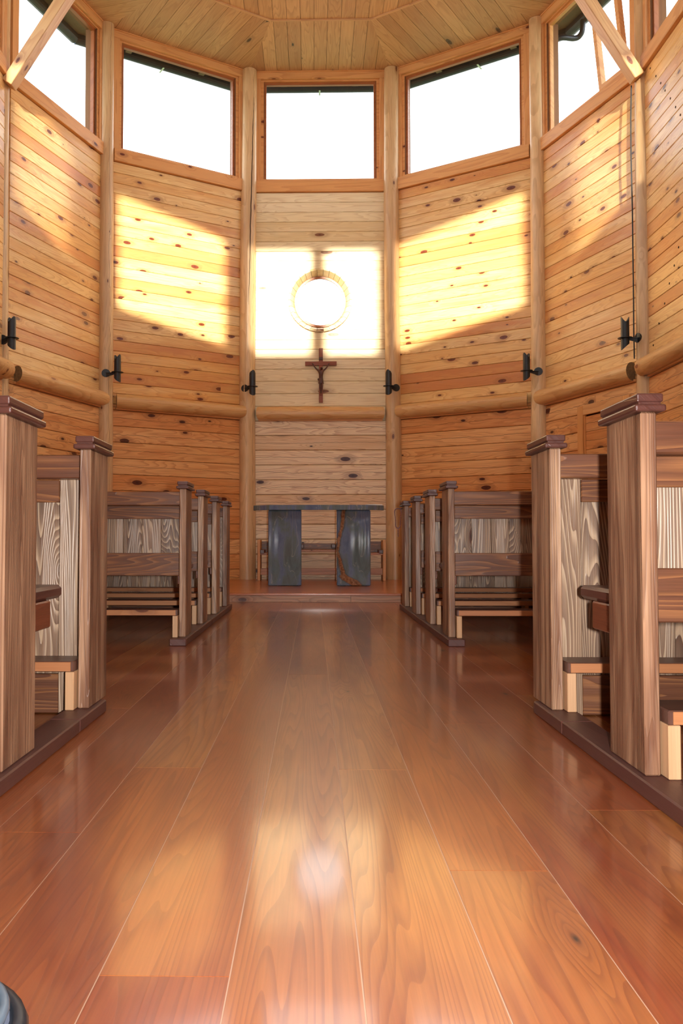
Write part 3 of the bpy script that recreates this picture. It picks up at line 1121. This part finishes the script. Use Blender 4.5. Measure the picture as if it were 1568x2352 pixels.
def altar_seat(name, x, wdt, label, h_end, arm, seat, ends=(True, True)):
    r = empty(name, (x, 11.42, STAGE), label=label, cat='chair')
    for sg, on in zip((-1, 1), ends):
        if not on: continue
        b = MB(); b.box(sg * wdt / 2 - .018, sg * wdt / 2 + .018, -.16, .16, 0, h_end, .004); b.build('side_board', M['casingz'], r)
        b = MB(); b.box(sg * (wdt / 2 - .045) - .028, sg * (wdt / 2 - .045) + .028, -.19, .14, arm - .05, arm, .006); b.build('armrest', M['pew_dark'], r)
    b = MB(); b.box(-wdt / 2 + .02, wdt / 2 - .02, -.16, .16, seat - .03, seat, .003); b.build('seat', M['riser'], r)
    b = MB(); b.box(-wdt / 2 + .02, wdt / 2 - .02, -.13, -.11, .075, .160, .003); b.build('stretcher', M['riser'], r)
    b = MB(); b.box(-wdt / 2 + .02, wdt / 2 - .02, .13, .15, seat, h_end - .02, .003); b.build('backrest', M['pew_x'], r)
    return r


altar_seat('celebrant_chair', .035, .50, 'low wooden chair seen between the two altar supports', .50, .47, .40)
altar_seat('side_chair', -.51, .42, 'low wooden chair behind the left altar support', .525, .40, .36)
altar_seat('side_chair', .68, .42, 'low wooden chair behind the right altar support', .525, .40, .36)

# ------------------------------------------------------------------ crucifix
CX, CY = .083, 11.755
cr_ = empty('crucifix', (CX, CY, 2.463), label='brown wooden crucifix with a carved figure on the altar wall', cat='crucifix')
b = MB(); b.box(-.027, .027, -.022, .018, 0, .735, .003); b.build('upright', M['cross'], cr_)
b = MB(); b.box(-.212, .212, -.026, .014, .50, .555, .003); b.build('crossbar', M['crossx'], cr_)
b = MB(); b.box(-.026, .026, -.034, -.0265, .572, .612, .003); b.box(-.02, .02, -.037, -.034, .578, .606, .002); b.build('name_plate', M['figure'], cr_)


def skin_body(name, joints, edges, mat, parent, loc, lev=2, root=0):
    me = bpy.data.meshes.new(name)
    me.from_pydata([j[0] for j in joints], edges, [])
    o = bpy.data.objects.new(name, me)
    C.objects.link(o)
    o.parent = parent
    o.location = loc
    me.materials.append(mat)
    md = o.modifiers.new('skin', 'SKIN')
    md.use_smooth_shade = True
    sv = me.skin_vertices
    if not sv:
        o.modifiers.remove(md)
        bpy.context.view_layer.objects.active = o
        md = o.modifiers.new('skin', 'SKIN')
        md.use_smooth_shade = True
    for k, j in enumerate(joints):
        r = j[1]
        me.skin_vertices[0].data[k].radius = r if isinstance(r, tuple) else (r, r)
        me.skin_vertices[0].data[k].use_root = (k == root)
    s = o.modifiers.new('sub', 'SUBSURF'); s.levels = lev; s.render_levels = lev
    return o


yb = -.045
J = [((0, yb, .300), .021),        # 0 pelvis
     ((.003, yb - .004, .335), .018),   # 1 waist
     ((.002, yb - .012, .378), .025),   # 2 ribs
     ((0, yb - .010, .412), .024),      # 3 chest
     ((.003, yb - .014, .435), .010),   # 4 neck
     ((.010, yb - .024, .452), .0165),  # 5 head low
     ((.013, yb - .026, .470), .0150),  # 6 crown
     ((-.036, yb - .004, .425), .0105), ((-.074, yb + .002, .462), .008), ((-.104, yb + .006, .512), .006), ((-.114, yb + .004, .527), .007),
     ((.036, yb - .004, .425), .0105), ((.074, yb + .002, .462), .008), ((.104, yb + .006, .512), .006), ((.114, yb + .004, .527), .007),
     ((-.012, yb - .004, .272), .0155), ((-.010, yb - .026, .205), .0115), ((-.004, yb - .008, .140), .0075), ((-.003, yb - .018, .112), .0075),
     ((.013, yb - .004, .272), .0155), ((.017, yb - .026, .208), .0115), ((.007, yb - .010, .142), .0075), ((.005, yb - .026, .114), .0075)]
E = [(0, 1), (1, 2), (2, 3), (3, 4), (4, 5), (5, 6), (3, 7), (7, 8), (8, 9), (9, 10), (3, 11), (11, 12), (12, 13), (13, 14),
     (0, 15), (15, 16), (16, 17), (17, 18), (0, 19), (19, 20), (20, 21), (21, 22)]
J = [(p_, r_ * 1.22) for p_, r_ in J]
skin_body('carved_figure', J, E, M['figure'], cr_, (0, 0, 0))
b = MB()
# loincloth: draped band with a knot at the hip
N = 18
rg = []
for (zz, rr, ry) in ((.322, .027, .023), (.305, .031, .027), (.270, .034, .030), (.250, .036, .031)):
    rg.append([b.bm.verts.new((math.cos(2 * math.pi * k / N) * rr * (1 + .06 * math.sin(5 * 2 * math.pi * k / N + zz * 60)), yb - .006 + math.sin(2 * math.pi * k / N) * ry, zz - .006 * math.sin(2 * math.pi * k / N * 2))) for k in range(N)])
for a, c in zip(rg, rg[1:]):
    for k in range(N):
        f = b.bm.faces.new((a[k], a[(k + 1) % N], c[(k + 1) % N], c[k])); f.smooth = True
b.sphere((-.033, yb - .01, .305), .011, 8, 6, (1, 1, 1.5))
b.build('loincloth', M['figure'], cr_)
b = MB(); b.box(-.015, .015, -.050, -.022, .095, .105, .002); b.build('foot_block', M['cross'], cr_)

# ------------------------------------------------------------------ sconces
SZ = 2.66


def sconce(i, lab):
    a = PX[abs(i)]
    px, py = AX + (a[0] if i > 0 else -a[0]) - (.045 if i == -3 else 0), a[1]
    c = Vector((AX, 8.95)) - Vector((px, py))
    ang = math.atan2(c.y, c.x)
    if i == -3: ang -= .65
    r = empty('wall_sconce', (px, py, SZ - .02), ang, lab, 'wall lamp', 'black iron sconces on the log posts')
    R_ = a[2] - .004
    dl = (.65 if abs(i) < 3 else .25) * (1 if i > 0 else -1)      # the plate sits on the outer side of the post
    q0, q1 = Vector((math.cos(dl), math.sin(dl), 0)) * (R_ + .008), Vector((R_ + .118, 0, 0))
    # bracket plate on the post, rounded
    b = MB()
    n = 14
    fr_, bk = [], []
    for k in range(n):
        th = 2 * math.pi * k / n
        yy, zz = math.cos(th) * .052, math.sin(th) * .050
        rot = lambda x_, y_: (x_ * math.cos(dl) - y_ * math.sin(dl), x_ * math.sin(dl) + y_ * math.cos(dl), zz)
        fr_.append(b.bm.verts.new(rot(R_ + .014, yy))); bk.append(b.bm.verts.new(rot(R_ - .012, yy)))
    b.bm.faces.new(fr_); b.bm.faces.new(list(reversed(bk)))
    for k in range(n):
        b.bm.faces.new((fr_[k], fr_[(k + 1) % n], bk[(k + 1) % n], bk[k]))
    b.build('mounting_plate', M['iron'], r)
    b = MB()
    sd = (q1 - q0).cross(Vector((0, 0, 1))).normalized() * .014
    up = Vector((0, 0, 1))
    b.hexa([q0 - sd - up * .004, q0 + sd - up * .004, q1 + sd - up * .004, q1 - sd - up * .004,
            q0 - sd + up * .004, q0 + sd + up * .004, q1 + sd + up * .004, q1 - sd + up * .004])
    sd = sd * .3
    b.hexa([q0 - sd - up * .045, q0 + sd - up * .045, q1 + sd - up * .010, q1 - sd - up * .010,
            q0 - sd - up * .003, q0 + sd - up * .003, q1 + sd - up * .003, q1 - sd - up * .003])
    b.build('arm', M['iron'], r)
    tx = R_ + .125
    b = MB()
    n = 24
    d0, d1 = [], []
    for k in range(n):
        th = 2 * math.pi * k / n
        d0.append(b.bm.verts.new((tx + math.cos(th) * .072, math.sin(th) * .072, .001))); d1.append(b.bm.verts.new((tx + math.cos(th) * .072, math.sin(th) * .072, .007)))
    b.bm.faces.new(list(reversed(d0))); b.bm.faces.new(d1)
    for k in range(n):
        b.bm.faces.new((d0[k], d0[(k + 1) % n], d1[(k + 1) % n], d1[k]))
    b.build('drip_disc', M['iron'], r)
    # tube with fish-mouth cut ends
    b = MB()
    n = 28
    def zt(th): return .165 + .055 * math.cos(th) ** 2
    def zb(th): return -.085 - .035 * math.cos(th)
    ro, ri = .041, .037
    g4 = [[], [], [], []]
    for k in range(n):
        th = 2 * math.pi * k / n
        c_, s_ = math.cos(th), math.sin(th)
        g4[0].append(b.bm.verts.new((tx + c_ * ro, s_ * ro, zb(th)))); g4[1].append(b.bm.verts.new((tx + c_ * ro, s_ * ro, zt(th))))
        g4[2].append(b.bm.verts.new((tx + c_ * ri, s_ * ri, zt(th)))); g4[3].append(b.bm.verts.new((tx + c_ * ri, s_ * ri, zb(th))))
    for k in range(n):
        j = (k + 1) % n
        for q in range(4):
            f = b.bm.faces.new((g4[q][k], g4[q][j], g4[(q + 1) % 4][j], g4[(q + 1) % 4][k])); f.smooth = q in (0, 2)
    b.build('lamp_tube', M['iron'], r)


sl_ = {-1: 'black iron tube sconce on the log post just left of the altar', 1: 'black iron tube sconce on the log post just right of the altar',
       -2: 'black iron tube sconce on the second log post left of the altar', 2: 'black iron tube sconce on the second log post right of the altar',
       -3: 'black iron tube sconce at the left edge of the photo', 3: 'black iron tube sconce on the right post that carries the cable'}
for i in sl_: sconce(i, sl_[i])

# cable down the right post
a = PX[3]
cxp, cyp = AX + a[0] - .108, a[1] + .03
pts = [(cxp + .006, cyp, 5.25), (cxp - .004, cyp, 4.9), (cxp - .006, cyp, 4.5), (cxp + .0, cyp, 4.0), (cxp + .0, cyp, 3.5), (cxp + .0, cyp, 3.0), (cxp - .006, cyp - .01, 2.72), (cxp - .004, cyp - .01, 2.58), (cxp, cyp, 2.44)]
b = MB(); b.tube(pts, .007, 8)
o = b.build('cable', M['rubber']); tag(o, 'thin black cable running down beside the right log post to its sconce', 'cable')

# rosary hanging on the foremost right pew
bx, by = .712, 7.60
b = MB()
loop = []
for k in range(44):
    f = k / 44 * 2 * math.pi
    xx = math.sin(f) * .028 * (1 + .35 * math.cos(f))
    zz = .79 + math.cos(f) * .085
    loop.append((xx + .006 * math.sin(3 * f), -.0, zz))
for q in loop: b.sphere(q, .0048, 8, 6)
for k in range(7): b.sphere((.002, 0, .700 - .011 * k), .0048, 8, 6)
ro = b.build('rosary', M['bead']); ro.location = (bx, by, 0)
tag(ro, 'string of small wooden rosary beads hanging at the foremost right pew', 'rosary')
b = MB(); b.cyl((.0, 0, .874), (.055, 0, .874), .004, n=8); b.build('hook', M['iron'], ro)

# ------------------------------------------------------------------ pews
XE = .7524
XO = 2.72


def sbox(b, s, x0, x1, *a, **k):
    if s < 0: x0, x1 = -x1, -x0
    return b.box(x0, x1, *a, **k)


def pew(s, Y0, kind, label, group):
    """s side (+1 right), Y0 depth of the end panel's near edge; kind 'bench' or 'screen'"""
    name = 'church_pew' if kind == 'bench' else 'kneeling_screen'
    r = empty(name, (0, Y0, 0), 0, label, 'pew' if kind == 'bench' else 'screen', group)
    zb = .042
    def part(nm, mat, x0, x1, y0, y1, z0, z1, bev=.003, parent=None, m_=None):
        xa, xb = (x0, x1) if s > 0 else (-x1, -x0)
        cx, cy, cz = (xa + xb) / 2, (y0 + y1) / 2, (z0 + z1) / 2
        b = MB(); b.box(xa - cx, xb - cx, y0 - cy, y1 - cy, z0 - cz, z1 - cz, bev)
        o = b.build(nm, M[mat])
        o.parent = parent or r
        pl = Vector((cx, cy, cz))
        if parent: pl -= parent.location
        o.location = pl
        return o
    for (xa, xb) in ((XE, XE + .037), (XO, XO + .037)):
        ep = part('end_panel', 'pew_end', xa, xb, 0, .24, zb if xa == XE else 0.0, .892, .003)
        # two-tier moulded cap
        b = MB()
        cx = (xa + xb) / 2 * s
        b.box(-.0365, .0365, -.138, .138, 0, .017, .005, 2)
        b.box(-.026, .026, -.128, .128, .016, .023)
        b.box(-.031, .031, -.133, .133, .0225, .043, .004, 2)
        o = b.build('end_cap', M['pew_dark'])
        o.parent = ep
        o.location = Vector((0, 0, .892 - (.892 + (zb if xa == XE else 0)) / 2))
    x0, x1 = XE + .037, XO
    scr = kind == 'screen'
    part('top_rail', 'pew_x', x0, x1, .06, .115, .800, .880, .004)
    xi = x0 + (.098 if scr else .016)
    part('stile', 'pew_plank' if scr else 'pew_end', x0 + .001, xi, .115, .150, 0.003 if scr else .345, .800, .002)
    part('upper_rail', 'pew_x', xi + .001, x1, .112, .138, .722, .799, .003)
    if scr:
        part('bottom_rail', 'pew_x', xi + .001, x1, .122, .150, .003, .135, .003)
    else:
        part('middle_rail', 'pew_x', xi + .001, x1, .108, .138, .388, .521, .003)
    # vertical back planks
    px = xi + .001
    rr = random.Random(int(Y0 * 1000) + (5 if s > 0 else 3))
    while px < x1 - .01:
        wd = min(rr.choice((.105, .11, .115, .10)), x1 - px)
        part('back_plank', 'pew_plank', px + .0006, px + wd - .0006, .151, .170, .003 if scr else .39, .795, .0015)
        px += wd
    if not scr:
        part('seat', 'pew_dark', x0 + .004, x1 - .004, .171, .625, .415, .455, .010)
        for xa in (x0 + .002, x1 - .042):
            part('seat_bracket', 'pew_y', xa, xa + .030, .139, .50, .335, .4145, .004)
    # kneeler: dark top, worn pale front edge, on board legs
    kn = part('kneeler', 'kneeler', x0 + .004, x1 - .004, -.036, .105, .166, .200, .003)
    part('worn_edge', 'kn_edge', x0 + .014, x1 - .014, -.0395, -.0355, .168, .1975, .001, parent=kn)
    for xa in (x0 + .004, (x0 + x1) / 2, x1 - .034):
        part('kneeler_leg', 'leg', xa, xa + .029, -.034, .105, zb if xa < 1 else 0.0, .1655, .002)
    return r


SP = .802
spec = [('bench', 2.072, 'wooden pew nearest the camera on the %s side of the aisle', 'pews nearest the camera'),
        ('screen', 2.870, 'kneeling screen closing the near block of pews on the %s, full-height plank back', 'kneeling screens in front of the pew blocks'),
        ('bench', 5.030, 'rearmost wooden pew of the far block on the %s, whole plank back visible', 'pews in the far blocks'),
        ('bench', 5.832, 'wooden pew in the far block on the %s, second row from its rear', 'pews in the far blocks'),
        ('bench', 6.634, 'wooden pew in the far block on the %s, third row from its rear', 'pews in the far blocks'),
        ('screen', 7.436, 'kneeling screen foremost in the far block on the %s, nearest the altar', 'kneeling screens in front of the pew blocks')]
for s, sn in ((-1, 'left'), (1, 'right')):
    for kind, Y0, lab, grp in spec:
        pew(s, Y0, kind, lab % sn, grp)
    for (y0, y1, lab) in ((.9, 3.04, 'dark painted floor beam under the near pew ends on the %s'), (4.94, 7.72, 'dark painted floor beam under the far pew ends on the %s')):
        b = MB()
        xa, xb = (.735, .83) if s > 0 else (-.83, -.735)
        cx = (xa + xb) / 2
        # two lengths butted at a joint
        r = empty('pew_floor_beam', (cx, y0, 0), label=lab % sn, cat='beam', group='floor beams under the pew ends')
        jn = y0 + (y1 - y0) * (.84 if y0 < 2 else .45)
        for a, c in ((y0, jn - .0008), (jn + .0008, y1)):
            b = MB(); b.box(-(xb - xa) / 2, (xb - xa) / 2, 0, c - a, 0.0, .0415, .004)
            b.build('beam_length', M['kerb'], r, Matrix.Translation((0, a - y0, 0)))

# ------------------------------------------------------------------ bag at the lower left corner
M['fabric'] = plain('grey_blue_fabric', (104, 116, 140), .75, noise=.5, scale=25)
M['piping'] = plain('black_piping', (30, 36, 44), .4, noise=.2)
M['pipe2'] = plain('grey_piping', (88, 104, 118), .35)
bag = empty('shoulder_bag', (-.541, .838, 0), -.35, 'grey-blue fabric bag with black piping lying on the floor, lower left corner', 'bag')


def sel(th, n):
    c, s = math.cos(th), math.sin(th)
    return (math.copysign(abs(c) ** (2 / n), c), math.copysign(abs(s) ** (2 / n), s))


def bag_ring(k, sc_, z):
    x, y = sel(2 * math.pi * k / 48, 3.0)
    return Vector((x * .235 * sc_, y * .17 * sc_, z))


b = MB()
prof = [(.80, 0.0), (.93, .012), (.99, .04), (1.0, .08), (.985, .11), (.93, .128), (.80, .140), (.55, .150), (.25, .156)]
rings = []
for sc_, zz in prof:
    rings.append([b.bm.verts.new(bag_ring(k, sc_, zz + (.003 * math.sin(k * .9) if sc_ < .9 and zz > .1 else 0))) for k in range(48)])
for a, c in zip(rings, rings[1:]):
    for k in range(48):
        f = b.bm.faces.new((a[k], a[(k + 1) % 48], c[(k + 1) % 48], c[k])); f.smooth = True
b.bm.faces.new(list(reversed(rings[0]))); b.bm.faces.new(rings[-1])
b.build('bag_body', M['fabric'], bag)


def loop_tube(nm, sc_, z, r, mat):
    b = MB()
    n, m_ = 48, 8
    R4 = []
    for k in range(n):
        p = bag_ring(k, sc_, z)
        d = (bag_ring((k + 1) % n, sc_, z) - bag_ring((k - 1) % n, sc_, z)).normalized()
        sd = d.cross(Vector((0, 0, 1)))
        R4.append([b.bm.verts.new(p + (sd * math.cos(2 * math.pi * q / m_) + Vector((0, 0, 1)) * math.sin(2 * math.pi * q / m_)) * r) for q in range(m_)])
    for k in range(n):
        a, c = R4[k], R4[(k + 1) % n]
        for q in range(m_):
            f = b.bm.faces.new((a[q], a[(q + 1) % m_], c[(q + 1) % m_], c[q])); f.smooth = True
    b.build(nm, mat, bag)


loop_tube('black_binding', .985, .112, .011, M['piping'])
loop_tube('zip_tape', .93, .131, .006, M['pipe2'])
loop_tube('inner_piping', .885, .137, .005, M['piping'])
